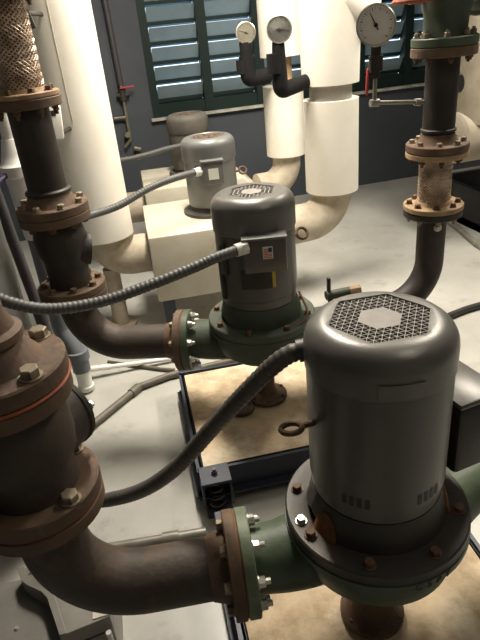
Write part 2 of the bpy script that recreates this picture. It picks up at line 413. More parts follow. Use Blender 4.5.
def make_pump(loc, ain, rin, aout, rout, zi, label, look):
    t = thing('inline_pump', loc, label, 'pump')
    first = look == 'near'
    mot = 'motor_dull'; mg = 'green' if first else 'green_dull'
    b = MB(); b.lathe([(.082, 0), (.085, .004), (.085, .018), (.072, .024), (.045, .030), (.034, .05), (.034, .24), (0, .24)] if not first else
                      [(.084, 0), (.087, .004), (.087, .020), (.075, .028), (.062, .05), (.056, .09), (.056, .24), (0, .24)], 36)
    b.build('pump_foot', 'rustiron', t)
    bolts(t, up((0, 0, .0205)), .073, 6, .008, .008, 'boltrust', None, .3)
    volute(t, ain, rin, aout, rout, zi, mg, 'pale_green' if first else 'green')
    # motor mounting bracket: ring, arms, rusty recess
    R = .219
    b = MB(); b.ringlathe([(R, .397), (R + .001, .400), (R + .001, .424), (R - .003, .428), (.164, .428), (.158, .424), (.158, .397)], 60)
    br = b.build('mounting_bracket', 'bracket' if first else 'green_dull', t)
    # skirt between ring and motor, open at the sides where the rusty shaft housing shows
    for a0, a1 in ((-PI, 0), (0, PI)):
        n = 24; b = MB(); prev = None
        for k in range(n + 1):
            a = a0 + (a1 - a0) * k / n; f = abs(2 * k / n - 1) ** 3 * .04
            cur = [b.bm.verts.new((q * math.cos(a), q * math.sin(a), z)) for q, z in ((.166, .420 + f), (.150, .505), (.138, .505), (.150, .420 + f))]
            if prev: b.bridge(prev, cur)
            else: b.face(cur[::-1])
            prev = cur
        b.face(prev); b.build('bracket_skirt', 'bracket' if first else 'green_dull', t)
    if first:
        for ac in (math.radians(200), math.radians(-22)):
            b = MB(); n = 10; prev = None
            for k in range(n + 1):
                a = ac + (k / n - .5) * .42; hgt = .004 + .052 * math.sqrt(max(0, 1 - (2 * k / n - 1) ** 2))
                cur = [b.bm.verts.new((q * math.cos(a), q * math.sin(a), z)) for q, z in ((.174, .428), (.1675 - hgt * .16, .430 + hgt), (.160 - hgt * .16, .430 + hgt), (.160, .428))]
                if prev: b.bridge(prev, cur)
                else: b.face(cur[::-1])
                prev = cur
            b.face(prev); b.build('rusted_opening', 'rust', t)['label'] = 'orange rusted opening of the bracket'
    MB().lathe([(.157, .398), (.157, .405), (.125, .412), (.105, .44), (.10, .50), (0, .50)], 40).build('shaft_housing', 'iron', t)
    nb = 8
    bolts(t, up((0, 0, .428)), .193, nb, .0125, .013, 'boltrust', None, .26)
    if first:
        a = math.radians(181)
        MB().hexbolt(up((.193 * math.cos(a), .193 * math.sin(a), .428)), .0115, .011).build('bright_bolt', 'zinc', t)['label'] = 'bright new bolt head'
    # motor
    RM = .1545
    b = MB(); b.lathe([(.10, .503), (.142, .503), (.149, .508), (.149, .54), (RM, .545), (RM, .850), (RM - .004, .854), (0, .854)], 64)
    b.build('motor_shell', mot, t)
    zt = .936; hexr = .110 if first else .094
    spin = math.radians(-4) if first else math.radians(8)
    MB().lathe([(.130, .852), (.130, .860), (0, .860)], 40).build('fan_plate', 'hollow', t)
    b = MB()
    for k in range(9):
        mx = Matrix.Rotation(2 * PI * k / 9, 4, 'Z') @ Matrix.Translation((.075, 0, .888)) @ Matrix.Rotation(.5, 4, 'X')
        b.box((0, 0, 0), (.085, .006, .05), mx)
    b.lathe([(.036, .86), (.036, .915), (0, .915)], 20)
    b.build('cooling_fan', 'hollow', t)
    fan_cover(t, .832 if first else .80, zt, .1575 if first else .1595, 'motor', hexr, spin)
    g = grille_triangles(zt - .003, .110, .0472, 7) if first else grille_slots(zt - .003, .094, .040)
    bmesh.ops.rotate(g.bm, verts=g.bm.verts, cent=(0, 0, 0), matrix=Matrix.Rotation(spin, 3, 'Z'))
    g.build('fan_grille', 'grille', t, False)
    return t

P1, P2 = V((.487, .923, .174)), V((.522, 2.012, .174))
A1, A2 = math.radians(173.3), math.radians(160.3)
ZI, ZN = .48 - .174, .467 - .174
p1 = make_pump(P1, A1, .345, math.radians(14), .47, ZN, 'nearest vertical grey pump motor on a green casing, triangular mesh fan grille on top', 'near')
p2 = make_pump(P2, A2, .335, math.radians(3), .41, ZI, 'second vertical grey pump motor from the front, with a flag sticker on its terminal box', 'second')
# near motor: raised nameplate outline, lower vents, side terminal box, marking
def on_shell(ang, R, z): return frame((R * math.cos(ang), R * math.sin(ang), z), (math.cos(ang), math.sin(ang), 0), (0, 0, 1))
def curved_patch(mb, a0, a1, z0, z1, R, n=10):
    for s in range(n):
        u, v = a0 + (a1 - a0) * s / n, a0 + (a1 - a0) * (s + 1) / n
        q = [V((R * math.cos(u), R * math.sin(u), z0)), V((R * math.cos(v), R * math.sin(v), z0)), V((R * math.cos(v), R * math.sin(v), z1)), V((R * math.cos(u), R * math.sin(u), z1))]
        mb.face([mb.bm.verts.new(p) for p in q])
    bmesh.ops.remove_doubles(mb.bm, verts=mb.bm.verts, dist=1e-5); return mb
fr = -PI / 2 - .20
b = curved_patch(MB(), fr - .28, fr + .28, .842, .874, .1588); bmesh.ops.solidify(b.bm, geom=b.bm.faces[:], thickness=-.0025); b.build('raised_plate', 'motor', p1)
for a0 in (-PI / 2 - .95, -PI / 2 + .12):
    b = MB()
    for k in range(4): curved_patch(b, a0 + k * .11, a0 + k * .11 + .07, .553, .580, .1552, 3)
    b.build('vent_slots', 'black', p1)
ax = math.radians(8)
mx = Matrix.Rotation(ax, 4, 'Z')
b = MB(); b.box((.216, -.01, .600), (.115, .15, .19), mx, .012); jb = b.build('terminal_box', 'black', p1)
b = MB(); b.box((.216, -.01, .703), (.125, .16, .016), mx, .005); b.build('box_lid', 'motor_dull', jb)
b = MB(); b.lathe([(.022, 0), (.022, .03), (.03, .032), (.03, .05), (0, .05)], 20, mx @ frame((.273, 0, .55), (1, 0, 0))); b.build('conduit_hub', 'zinc', jb)
eye_bolt(p1, math.radians(181), .153, .71, tilt=.2)
ta = -PI / 2 + .14
b = MB()
for k, ch in enumerate('C5PT'):
    a = ta + (k - 1.5) * .115
    b.text(ch, .026, frame((.2225 * math.cos(a), .2225 * math.sin(a), .387), (math.cos(a), math.sin(a), 0), (-math.sin(a), math.cos(a), 0)) )
b.build('marker_writing', 'scrawl', p1)
# second motor: terminal box on the front, stickers, eye bolt, lugs
fa = math.radians(-103)
mx = Matrix.Rotation(fa, 4, 'Z')
b = MB(); b.box((.172, .025, .748), (.062, .155, .125), mx, .006); jb2 = b.build('terminal_box', 'motor_dull', p2)
b = MB(); b.box((.174, .025, .815), (.070, .163, .010), mx, .003); b.build('box_lid', 'motor_pale', jb2)
sm = mx @ Matrix.Translation((.2036, .035, .762))
def sticker(parent, sm):
    b = MB(); b.box((0, 0, 0), (.001, .036, .046), sm); s = b.build('flag_sticker', 'white', parent, False)
    b = MB()
    for k in range(6): b.box((.0008, .0 if k < 3 else -.0, -.018 + k * .0064), (.001, .030 if k < 3 else .017, .0034), sm @ Matrix.Translation((0, 0 if k < 3 else -.0065, 0)))
    b.build('red_stripes', 'flagred', s, False)
    b = MB(); b.box((.0008, .0085, .0105), (.001, .013, .017), sm); b.build('blue_canton', 'flagblue', s, False)
sticker(jb2, sm)
b = curved_patch(MB(), fa - .46, fa + .30, .60, .680, .1555); b.build('nameplate', 'plate', p2)
b = curved_patch(MB(), fa + .315, fa + .40, .60, .678, .1558, 3); b.build('yellow_label', 'yellow', p2)
eye_bolt(p2, math.radians(8), .153, .725, tilt=.9)
b = MB(); b.box((.158, 0, .62), (.02, .02, .16), Matrix.Rotation(math.radians(196), 4, 'Z'), .004); b.build('shell_rib', 'black', p2)
b = MB(); b.box((.158, 0, .71), (.02, .03, .12), Matrix.Rotation(math.radians(205), 4, 'Z'), .004); b.build('shell_rib', 'black', p2)
b = MB(); d = V((math.cos(A2), math.sin(A2), 0))
b.tube([d * .20 + V((.01, .05, .36)), d * .33 + V((.01, .05, .37))], .009, 8); b.tube([d * .20 + V((.0, .08, .355)), d * .33 + V((.0, .08, .355))], .009, 8)
b.build('flange_stud', 'boltrust', p2)
b = MB(); b.tube(spline([(.10, -.18, .42), (.06, -.19, .415), (.15, -.14, .45), (.158, -.03, .50)], .01), .005, 8); b.build('flush_tube', 'boltrust', p2)

b = MB(); b.tube([(.315, .02, .36), (.315, .02, .43)], .012, 10); b.tube([(.295, .02, .43), (.40, .02, .43)], .020, 14); vc = b.build('vent_cock', 'green_dull', p2)
b = MB(); b.box((.308, .02, .475), (.014, .02, .075), None, .004); b.build('cock_handle', 'black', vc)
b = MB(); b.tube([(.40, .02, .43), (.45, .02, .43)], .022, 8); b.build('brass_cap', 'rustpale', vc)

# far motors with insulated casings
def make_far(loc, label, mm, dusty):
    t = thing('inline_pump', loc, label, 'pump')          # origin on top of the jacket box
    R = .152
    b = MB(); b.lathe([(.19, 0), (.19, .018), (.15, .022), (.13, .05), (0, .05)], 40); b.build('mounting_bracket', 'motor_dusty', t)
    b = MB(); b.lathe([(.12, .05), (.148, .05), (R, .058), (R, .33), (R - .004, .335), (0, .335)], 48); b.build('motor_shell', mm, t)
    zt = 1.106 - loc[2]
    prof = [(R + .004, .31), (R + .007, .315), (R + .007, zt - .045)] + [(R - .038 + .045 * math.cos(k * PI / 16), zt - .045 + .045 * math.sin(k * PI / 16)) for k in range(1, 9)] + [(.105, zt), (.098, zt - .008), (0, zt - .008)]
    b = MB(); b.lathe(prof, 48); b.build('fan_cover', mm, t)
    b = MB()
    for r0, r1 in ((.03, .05), (.06, .075), (.083, .096)): b.ringlathe([(r0, zt - .0075), (r1, zt - .0075), (r1, zt - .003), (r0, zt - .003)], 32)
    b.box((0, 0, zt - .005), (.19, .012, .004)); b.box((0, 0, zt - .005), (.012, .19, .004))
    b.build('fan_grille', 'dust_top', t)
    return t
Z3 = .664
p3 = make_far((.627, 3.345, Z3), 'pale grey motor with white nameplate, standing on the nearer cream box', 'motor_pale', 0)
p4 = make_far((.695, 4.43, Z3), 'dusty dark grey motor farthest back, standing on the farther cream box under the window', 'motor_dusty', 1)
mx = Matrix.Rotation(math.radians(-97), 4, 'Z')
b = MB(); b.box((.165, .0, .265), (.07, .125, .125), mx, .006); jb3 = b.build('terminal_box', 'motor_pale', p3)
b = MB(); b.box((.2005, .003, .262), (.002, .058, .062), mx); b.build('nameplate', 'white', jb3, False)
b = MB(); b.box((.168, 0, .332), (.078, .133, .012), mx, .003); b.build('box_lid', 'motor_pale', jb3)
eye_bolt(p3, 0.05, .15, .21, tilt=.9)
b = MB(); b.box((.165, 0, .22), (.06, .11, .12), Matrix.Rotation(math.radians(-100), 4, 'Z'), .006); b.build('terminal_box', 'motor_dusty', p4)

# insulation boxes
def jacket_box(x, y, w, d, z0, z1, label, slope=0):
    t = thing('insulation_box', (x, y, 0), label, 'insulation box', RZ)
    mx = Matrix.Rotation(PI / 2, 4, 'X')
    poly = [(-w / 2, z0), (w / 2, z0), (w / 2, z1 - slope), (w / 2 - slope * 1.1, z1), (-w / 2, z1)] if slope else [(-w / 2, z0), (w / 2, z0), (w / 2, z1), (-w / 2, z1)]
    MB().prism(poly, -d / 2, d / 2, mx, .012).build('jacket', 'box', t)
    for s in (-1, 1):
        for q in (-1, 1): MB().box((s * (w / 2 - .06), q * (d / 2 - .06), z0 / 2), (.07, .07, z0)).build('support_leg', 'blue', t, False)
    return t
jacket_box(.60, 3.33, .82, .70, .27, Z3, 'cream jacketed box around the casing of the third pump, lit front face')
jacket_box(.735, 4.40, .90, .72, .27, Z3, 'cream jacketed box behind the nearer one, around the farthest pump', .16)

# ------------------------------------------------------------------ piping: generic parts
def pipe_flange(t, z, th, R, m, name='pipe_flange', hub=None, seg=48, axis=1):
    """flat ring flange around the local z axis, optional raised hub"""
    b = MB(); disc(b, up((0, 0, z)), R, th, .003, seg)
    if hub: b.lathe(hub, 40)
    return b.build(name, m, t)
def elbow_with_flange(name, riser, pump, ang, rin, zi, ztop, r, label, cat, mp, mf, Rf_in, Rf_top, n_in=8):
    """horizontal run from the pump's inlet flange, swept elbow, short riser, flange on top"""
    bx, by = riser
    t = thing(name, (bx, by, 0), label, cat)
    d = V((math.cos(ang), math.sin(ang), 0)); face = V((pump.x, pump.y, zi)) + d * rin - V((bx, by, 0))
    th = .030
    p_end = face + d * th * .5
    b = MB(); b.tube(arc_path([p_end, V((0, 0, zi)), V((0, 0, ztop - .01))], .19, 16), r, 36); b.build('elbow_pipe', mp, t)
    b = MB(); disc(b, frame(face + d * .003, d), Rf_in, th); b.lathe([(r + .016, th), (r + .002, th + .05), (0, th + .05)], 36, frame(face, d))
    b.build('pump_side_flange', mf, t)
    b = MB(); b.lathe([(Rf_in - .006, -.001), (Rf_in - .006, .0035), (0, .0035)], 48, frame(face + d * .0005, d)); b.build('gasket', 'gasket', t)
    bolts(t, frame(face + d * (th + .003), d), Rf_in * .79, n_in, .0135, .014, 'bolt', None, PI / 8)
    b = MB(); disc(b, up((0, 0, ztop - .034)), Rf_top, .034); b.build('riser_flange', mf, t)
    bolts(t, down((0, 0, ztop - .034)), Rf_top * .8, 8, .014, .014, 'boltrust', .012, .2, 'flange_nut')
    return t

# riser at the lower left (nearest)
R1 = (-.270, 1.012)
elbow_with_flange('pipe_elbow', R1, P1, A1, .345, .467, .792, .076, 'dark iron pipe elbow curving into the nearest pump, at lower left', 'pipe', 'iron_brown', 'rustiron', .132, .136)
t = thing('check_valve', (*R1, .7925), 'cast iron check valve between two rusty bolted flanges at the left edge', 'valve')
b = MB(); disc(b, up((0, 0, 0)), .133, .004); b.build('gasket', 'gasket', t)
b = MB(); disc(b, up((0, 0, .005)), .137, .036); b.build('lower_flange', 'rustiron', t)
b = MB(); b.lathe([(.10, .03), (.093, .06), (.095, .10), (.110, .13), (.114, .17), (.110, .21), (.10, .25), (.10, .275), (0, .275)], 48)
b.build('valve_body', 'iron_brown', t)
# bonnet boss to the right rear with cast digits
bd = V((.62, .78, 0)).normalized()
b = MB(); b.tube([V((0, 0, .155)) + bd * .03, V((0, 0, .145)) + bd * .12], [.098, .088], 28)
b.lathe([(.088, 0), (.092, .004), (.092, .014), (.086, .02), (0, .02)], 36, frame(V((0, 0, .145)) + bd * .112, bd)); bo = b.build('bonnet', 'iron', t)
bolts(bo, frame(V((0, 0, .145)) + bd * .132, bd), .078, 6, .009, .01, 'zinc', None, .3)
tm = frame(V((.045, -.085, .285)), V((.55, -.78, .35)), (-.1, .2, 1))
b = MB(); disc(b, up((0, 0, .259)), .132, .036); b.build('upper_flange', 'rustiron', t)
b = MB(); disc(b, up((0, 0, .2955)), .136, .007); b.build('red_gasket', 'gasket', t)
bolts(t, up((0, 0, .041)), .114, 4, .0185, .016, 'bolt', None, .74)
bolts(t, down((0, 0, .259)), .108, 4, .014, .014, 'boltrust', None, .12, 'flange_nut')
t = thing('riser_pipe', (*R1, 1.0955), 'iron riser pipe with a bolted flange in the lower left corner, above the check valve', 'pipe')
b = MB(); b.lathe([(.130, 0), (.134, .004), (.134, .034), (.130, .038), (.092, .040), (.080, .055), (.066, .075), (.062, .085), (.070, .09), (.070, .105), (.058, .112), (.046, .14), (.044, 1.9), (0, 1.9)], 48)
b.build('flanged_pipe', 'rustiron', t)
bolts(t, up((0, 0, .038)), .110, 4, .0185, .018, 'bolt', None, .74)

# second riser
R2 = (-.212, 2.270)
elbow_with_flange('pipe_elbow', R2, P2, A2, .335, .48, .745, .074, 'dark iron pipe elbow curving into the second pump, crossed by a grey conduit', 'pipe', 'iron_brown', 'rustiron', .132, .138)
t = thing('check_valve', (*R2, .746), 'black check valve body between two rusty flanges on the second left riser', 'valve')
b = MB(); disc(b, up((0, 0, 0)), .138, .030); b.build('lower_flange', 'rustiron', t)
b = MB(); b.lathe([(.086, .02), (.083, .09), (.086, .14), (.100, .18), (.104, .23), (.094, .28), (.088, .31), (0, .31)], 40); b.build('valve_body', 'iron', t)
bd = V((.95, .1, 0)).normalized()
b = MB(); b.tube([V((0, 0, .18)) + bd * .02, V((0, 0, .16)) + bd * .105], [.08, .066], 24); b.build('bonnet', 'iron', t)
b = MB(); disc(b, up((0, 0, .299)), .137, .033); b.build('upper_flange', 'rustiron', t)
bolts(t, up((0, 0, .030)), .112, 8, .014, .016, 'boltrust', None, .1)
bolts(t, down((0, 0, .299)), .110, 8, .014, .018, 'boltrust', None, .1, 'flange_nut')
t = thing('riser_pipe', (*R2, 1.079), 'black iron spool pipe with rusty flanges in front of the big white pipe', 'pipe')
b = MB(); b.lathe([(.074, .015), (.074, .40), (0, .40)], 40); b.build('pipe', 'iron', t)
b = MB(); disc(b, up((0, 0, 0)), .137, .034); b.lathe([(.105, .03), (.085, .06), (.08, .075), (0, .075)], 40); b.build('lower_flange', 'rustiron', t)
b = MB(); b.lathe([(.078, .072), (.086, .078), (.086, .088), (.078, .094), (0, .094)], 40); b.build('weld_collar', 'iron', t)
b = MB(); disc(b, up((0, 0, .386)), .124, .032); b.build('upper_flange', 'rustiron', t)
bolts(t, up((0, 0, .034)), .116, 8, .014, .016, 'bolt', None, .35)
bolts(t, down((0, 0, .386)), .103, 8, .012, .016, 'boltrust', .015, .3, 'flange_nut')

def braided(loc, r, h, R, label, mfl, mfl2, rod=False, n=26, th=.024):
    t = thing('flexible_connector', loc, label, 'pipe connector')
    b = MB(); b.lathe([(r - .006, .01), (r - .006, h - .01), (0, h - .01)], 40); b.build('core', 'braid_dark', t)
    b = MB()
    turns = h / (r * 5.5)
    for s in (-1, 1):
        for k in range(n):
            P = [V(((r - .0035 + .0012 * s * math.cos(PI * q)) * math.cos(2 * PI * (k / n + s * turns * q / 22)), (r - .0035 + .0012 * s * math.cos(PI * q)) * math.sin(2 * PI * (k / n + s * turns * q / 22)), .02 + (h - .04) * q / 22)) for q in range(23)]
            b.tube(P, .0034, 5)
    b.build('braid', 'braid', t)
    b = MB(); disc(b, up((0, 0, 0)), R, th); b.lathe([(r + .012, th - .004), (r + .004, th + .014), (0, th + .014)], 40); b.build('lower_flange', mfl, t)
    b = MB(); disc(b, up((0, 0, h - th)), R, th); b.lathe([(0, h - th - .014), (r + .004, h - th - .014), (r + .012, h - th + .004), (0, h - th + .004)], 40); b.build('upper_flange', mfl2, t)
    bolts(t, up((0, 0, th)), R * .8, 8, .0115, .014, 'boltrust', None, .35)
    bolts(t, down((0, 0, h - th)), R * .8, 8, .0115, .014, 'boltrust', .014, .35, 'flange_nut')
    return t
braided((*R2, 1.498), .077, .33, .122, 'rusty braided flexible connector at the top left corner', 'rustpale', 'rustiron', th=.018)
t = thing('riser_pipe', (*R2, 1.829), 'iron pipe continuing up from the braided connector at the top left', 'pipe')
b = MB(); disc(b, up((0, 0, 0)), .128, .03); b.lathe([(.077, .02), (.077, 1.3), (0, 1.3)], 32); b.build('flanged_pipe', 'iron', t)

# right riser (outlet of the second pump)
R3x = (1.315, 2.055)
t = thing('pipe_elbow', (*R3x, 0), 'black pipe elbow dropping behind the nearest motor at the right', 'pipe')
ao = math.radians(3); d = V((math.cos(ao), math.sin(ao), 0)); face = V((P2.x, P2.y, .48)) + d * .413 - V((*R3x, 0))
b = MB(); b.tube(arc_path([face + d * .01, V((0, 0, .48)), V((0, 0, .88))], .19, 16), .060, 36); b.build('elbow_pipe', 'iron', t)
b = MB(); disc(b, frame(face, d), .116, .026); b.build('pump_side_flange', 'iron', t)
b = MB(); disc(b, up((0, 0, .874)), .120, .026); b.build('riser_flange', 'iron', t)
bolts(t, down((0, 0, .874)), .098, 8, .0115, .013, 'bolt', .01, .3, 'flange_nut')
MB().hexbolt(frame((-.01, -.06, .835), (-.1, -1, 0)), .014, .012).build('pipe_plug', 'zinc', t)
braided((*R3x, .902), .066, .238, .122, 'braided steel flexible connector between flanges on the right riser', 'rustpale', 'rustpale', th=.022)
t = thing('riser_pipe', (*R3x, 1.142), 'dark spool pipe on the right riser, fed by a thin gauge line', 'pipe')
b = MB(); b.lathe([(.062, .01), (.062, .40), (0, .40)], 36); b.build('pipe', 'iron', t)
b = MB(); disc(b, up((0, 0, 0)), .122, .030); b.lathe([(.085, .026), (.068, .05), (.066, .065), (0, .065)], 36); b.build('lower_flange', 'rustiron', t)
b = MB(); b.lathe([(.063, .07), (.068, .074), (.068, .082), (.063, .086), (0, .086)], 36); b.build('weld_collar', 'iron', t)
b = MB(); disc(b, up((0, 0, .344)), .120, .034); b.build('upper_flange', 'rustiron', t)
bolts(t, up((0, 0, .030)), .098, 8, .0115, .013, 'bolt', None, .3)
bolts(t, down((0, 0, .345)), .098, 8, .0115, .013, 'boltrust', .01, .3, 'flange_nut')
kd = V((.90, .44, 0)).normalized()
b = MB(); b.tube([V((0, 0, .235)) + kd * .05, V((0, 0, .235)) + kd * .10], .009, 10); b.lathe([(.034, 0), (.036, .004), (.036, .02), (.03, .025), (0, .025)], 28, frame(V((0, 0, .235)) + kd * .095, (.5, -.85, .1))); b.build('black_knob', 'black', t)
t = thing('gate_valve', (*R3x, 1.5215), 'dark green valve at the top right corner, bolted onto the right riser', 'valve')
b = MB(); disc(b, up((0, 0, 0)), .120, .030); b.build('valve_flange', 'green', t)
b = MB(); b.lathe([(.085, .025), (.078, .05), (.080, .10), (.088, .13), (.088, .40), (0, .40)], 36); b.tube([V((.02, 0, .19)), V((.10, .02, .20)), V((.145, .03, .20))], [.07, .075, .105], 28); b.build('valve_body', 'green_dull', t)
b = MB(); b.lathe([(.112, 0), (.115, .004), (.115, .02), (0, .022)], 32, frame((.138, .029, .20), (1, .2, 0))); b.build('side_flange', 'green_dull', t)
bolts(t, up((0, 0, .030)), .098, 8, .0115, .015, 'bolt', .01, .3)
b = MB(); b.tube([(-.14, .02, .155), (-.07, .02, .155)], .012, 12); b.tube([V((-.125 + .07 * math.cos(a), .01 + .07 * math.sin(a), .155)) for a in [2 * PI * k / 36 for k in range(36)]], .009, 8, True)
b.box((-.125, .01, .155), (.13, .014, .010)); b.box((-.125, .01, .155), (.014, .13, .010)); b.build('hand_wheel', 'gasket', t)

# ------------------------------------------------------------------ white insulated pipes
t = thing('insulated_pipe', (-.065, 3.36, 0), 'large white insulated pipe rising at the left, brightest thing in the room', 'insulated pipe')
b = MB(); b.lathe([(.17, .615), (.18, .616), (.18, 3.1), (0, 3.1)], 56); b.build('jacket', 'insul', t)
b = MB(); b.tube(arc_path([V((0, 0, .66)), V((0, 0, .465)), V((.248, -.012, .465))], .15, 14), .118, 40); b.build('elbow', 'insul_end', t)
b = MB(); b.tube([V((0, 0, .40)), V((0, 0, .02))], .05, 20); b.lathe([(.1, 0), (.1, .02), (0, .02)], 24); b.build('pipe_stand', 'insul_end', t)
b = MB(); b.tube([V((-.03, -.1785, 1.29)), V((-.03, -.1785, 3.1))], .0025, 6); b.build('jacket_seam', 'insul_end', t)
t = thing('insulated_pipe', (-.01, 4.43, 0), 'smaller cream insulated pipe mostly hidden behind the big white one', 'insulated pipe')
b = MB(); b.lathe([(.15, .60), (.15, 3.1), (0, 3.1)], 40); b.build('jacket', 'insul', t)
b = MB(); b.tube(arc_path([V((0, 0, .66)), V((0, 0, .465)), V((.285, -.012, .465))], .15, 12), .118, 36); b.build('elbow', 'insul_end', t)

t = thing('insulated_pipe', (1.425, 3.40, 0), 'thick white insulated pipe in the middle with a grey collar between two jacket sections', 'insulated pipe')
b = MB(); b.lathe([(.168, .655), (.168, 1.21), (0, 1.21)], 48); b.build('lower_jacket', 'insul', t)
b = MB(); b.lathe([(.128, 1.19), (.128, 1.32), (0, 1.32)], 40); b.build('collar', 'collar', t)
b = MB(); b.lathe([(.170, 1.297), (.173, 1.42), (.176, 1.60), (.176, 3.1), (0, 3.1)], 48)
b.tube([V((.05, -.03, 1.72)), V((.22, -.06, 1.62))], [.15, .11], 28); b.build('upper_jacket', 'insul', t)
b = MB(); b.tube(arc_path([V((0, 0, .69)), V((0, 0, .47)), V((-.405, -.05, .47))], .18, 14), .125, 40); b.build('elbow', 'insul_end', t)
t = thing('insulated_pipe', (1.462, 4.42, 0), 'slimmer white insulated pipe in front of the window, left of the thick one', 'insulated pipe')
b = MB(); b.lathe([(.155, .70), (.155, 1.216), (0, 1.216)], 44); b.build('lower_jacket', 'insul', t)
b = MB(); b.lathe([(.075, 1.2), (.075, 1.44), (0, 1.44)], 28); b.build('bare_pipe', 'rustpale', t)
b = MB(); b.lathe([(.158, 1.42), (.158, 3.1), (0, 3.1)], 44); b.build('upper_jacket', 'insul', t)
b = MB(); b.tube(arc_path([V((0, 0, .74)), V((0, 0, .47)), V((-.27, -.03, .47))], .18, 14), .112, 36); b.build('elbow', 'insul_end', t)

# ------------------------------------------------------------------ gauges
def gauge(c, R, nrm, label, dial, needle, stem):
    n = V(nrm).normalized(); c = V(c)
    t = thing('pressure_gauge', c, label, 'gauge')
    fm = frame((0, 0, 0), n, (0, 0, 1))
    b = MB(); b.lathe([(R * .85, -.045), (R * .97, -.04), (R * .97, -.006), (R, -.004), (R, .004), (R * .93, .006), (R * .90, 0.001), (0, .001)], 44, fm); b.build('gauge_case', 'chrome', t)
    b = MB(); b.lathe([(R * .9, .0012), (R * .9, .0022), (0, .0022)], 44, fm); b.build('dial', dial, t)
    b = MB()
    for k in range(28):
        a = math.radians(-135 + 270 * k / 27); L = .14 if k % 3 == 0 else .08
        q = fm @ Matrix.Rotation(a, 4, 'Z') @ Matrix.Translation((R * (.82 - L / 2), 0, .0026))
        b.box((0, 0, 0), (R * L, R * (.035 if k % 3 == 0 else .02), .0006), q)
    b.build('scale_marks', 'ink', t, False)
    q = fm @ Matrix.Rotation(needle, 4, 'Z')
    b = MB(); b.prism([(-R * .25, -R * .03), (R * .68, -R * .012), (R * .68, R * .012), (-R * .25, R * .03)], .004, .0052, q); b.lathe([(R * .1, .003), (R * .1, .007), (0, .007)], 16, q); b.build('needle', 'ink', t, False)
    return t
look = V((0, 0, 1.66))
G1 = V((.882, 4.28 - .95, 1.609)); 
# left small gauge, off the slimmer pipe
g1 = V((1.148, 4.22, 1.602))
t = gauge(g1, .070, look - g1 + V((.3, 0, .3)), 'small yellowed round gauge on black foam fitting, leftmost of the three gauges', 'dial_dim', 1.2, 0)
b = MB(); b.tube([V((0, .03, -.06)), V((0, .03, -.17))], .045, 18); b.tube(arc_path([V((0, .03, -.15)), V((0, .03, -.30)), V((.17, .10, -.30))], .03, 6), [.055] * 9, 18); b.tube([V((-.035, .03, -.17)), V((-.035, .03, -.26))], .045, 16)
b.build('foam_wrapped_stem', 'foam', t)
g2 = V((1.058, 3.21, 1.615))
t = gauge(g2, .069, look - g2 + V((-.2, 0, .2)), 'round gauge with a dark clouded dial on a black foam elbow', 'dial_dark', -1.7, 0)
b = MB(); b.tube(arc_path([V((0, .03, -.06)), V((0, .03, -.31)), V((.245, .19, -.285))], .03, 6), [.034] + [.044] * 7 + [.040], 20); b.tube([V((-.025, .03, -.115)), V((-.025, .03, -.215))], .045, 16)
b.build('foam_wrapped_stem', 'foam', t)
b = MB(); b.tube([V((0, .03, -.05)), V((0, .03, -.075))], .012, 10); b.build('stem_fitting', 'zinc', t)
g3 = V((1.035, 2.05, 1.612))
t = gauge(g3, .070, (-.62, -1.0, .08), 'large white dial gauge with a black needle, on a thin line from the right riser', 'dial', math.radians(28), 0)
b = MB(); b.tube(arc_path([V((.012, .02, -.06)), V((.012, .025, -.262)), V((.222, .03, -.284))], .012, 5), .0075, 12); b.build('gauge_line', 'emt', t)
b = MB(); b.tube([V((.012, .02, -.065)), V((.012, .02, -.10))], .020, 6); b.tube([V((.012, .02, -.10)), V((.012, .02, -.15))], .026, 14); b.tube([V((.012, .02, -.15)), V((.012, .02, -.175))], .016, 6); b.build('ball_valve', 'iron', t)
b = MB(); b.box((-.022, .0, -.185), (.008, .014, .09), Matrix.Rotation(.05, 4, 'Y'), .003); b.build('red_handle', 'red', t)
b = MB(); b.tube([V((.185, .03, -.281)), V((.210, .03, -.2835))], .014, 8); b.build('line_union', 'emt', t)
b = MB(); b.tube([V((-.005, .025, -.262)), V((.03, .025, -.264))], .014, 8); b.build('tee_fitting', 'emt', t)

# ------------------------------------------------------------------ flexible conduits
def conduit(pts, r, label, m='conduit', nut=None, nut_end=None):
    P0 = V(pts[0]); t = thing('flexible_conduit', P0, label, 'conduit')
    S = spline([V(p) - P0 for p in pts], .004)
    b = MB(); b.tube(S, [r * (1.0 if (i // 2) % 2 else .93) for i in range(len(S))], 16); b.build('ribbed_hose', m, t)
    for n_, (p, q) in ((nut, (S[0], S[8])), (nut_end, (S[-1], S[-9]))):
        if n_:
            a = (q - p).normalized()
            b = MB(); b.tube([p - a * .012, p + a * .012], r * 1.3, 8); b.tube([p + a * .012, p + a * .032], r * 1.18, 16); b.build('compression_nut', n_, t)
    return t
conduit([(.365, .995, 1.025), (.318, 1.005, 1.015), (.282, 1.02, .985), (.232, 1.05, .920), (.145, 1.10, .800), (.047, 1.16, .655), (-.042, 1.22, .551), (-.135, 1.29, .474), (-.23, 1.36, .430), (-.36, 1.46, .44)], .0215,
        'thick grey flexible conduit sagging from the nearest motor to the lower left', 'conduit_old', 'conduit')
conduit([(.428, 1.826, .962), (.318, 1.80, .954), (.244, 1.79, .939), (.081, 1.77, .912), (-.09, 1.75, .894), (-.246, 1.73, .911), (-.351, 1.71, .965), (-.41, 1.70, 1.02)], .0195,
        'ribbed grey flexible conduit from the flag stickered terminal box across the second riser', 'conduit', 'nut')
conduit([(.525, 3.17, .946), (.38, 3.10, .947), (.232, 3.05, .926), (.058, 3.0, .873), (-.077, 2.95, .861), (-.15, 2.90, .876), (-.25, 2.87, .92)], .020,
        'grey flexible conduit from the pale motor passing in front of the big white pipe', 'conduit', 'nut')
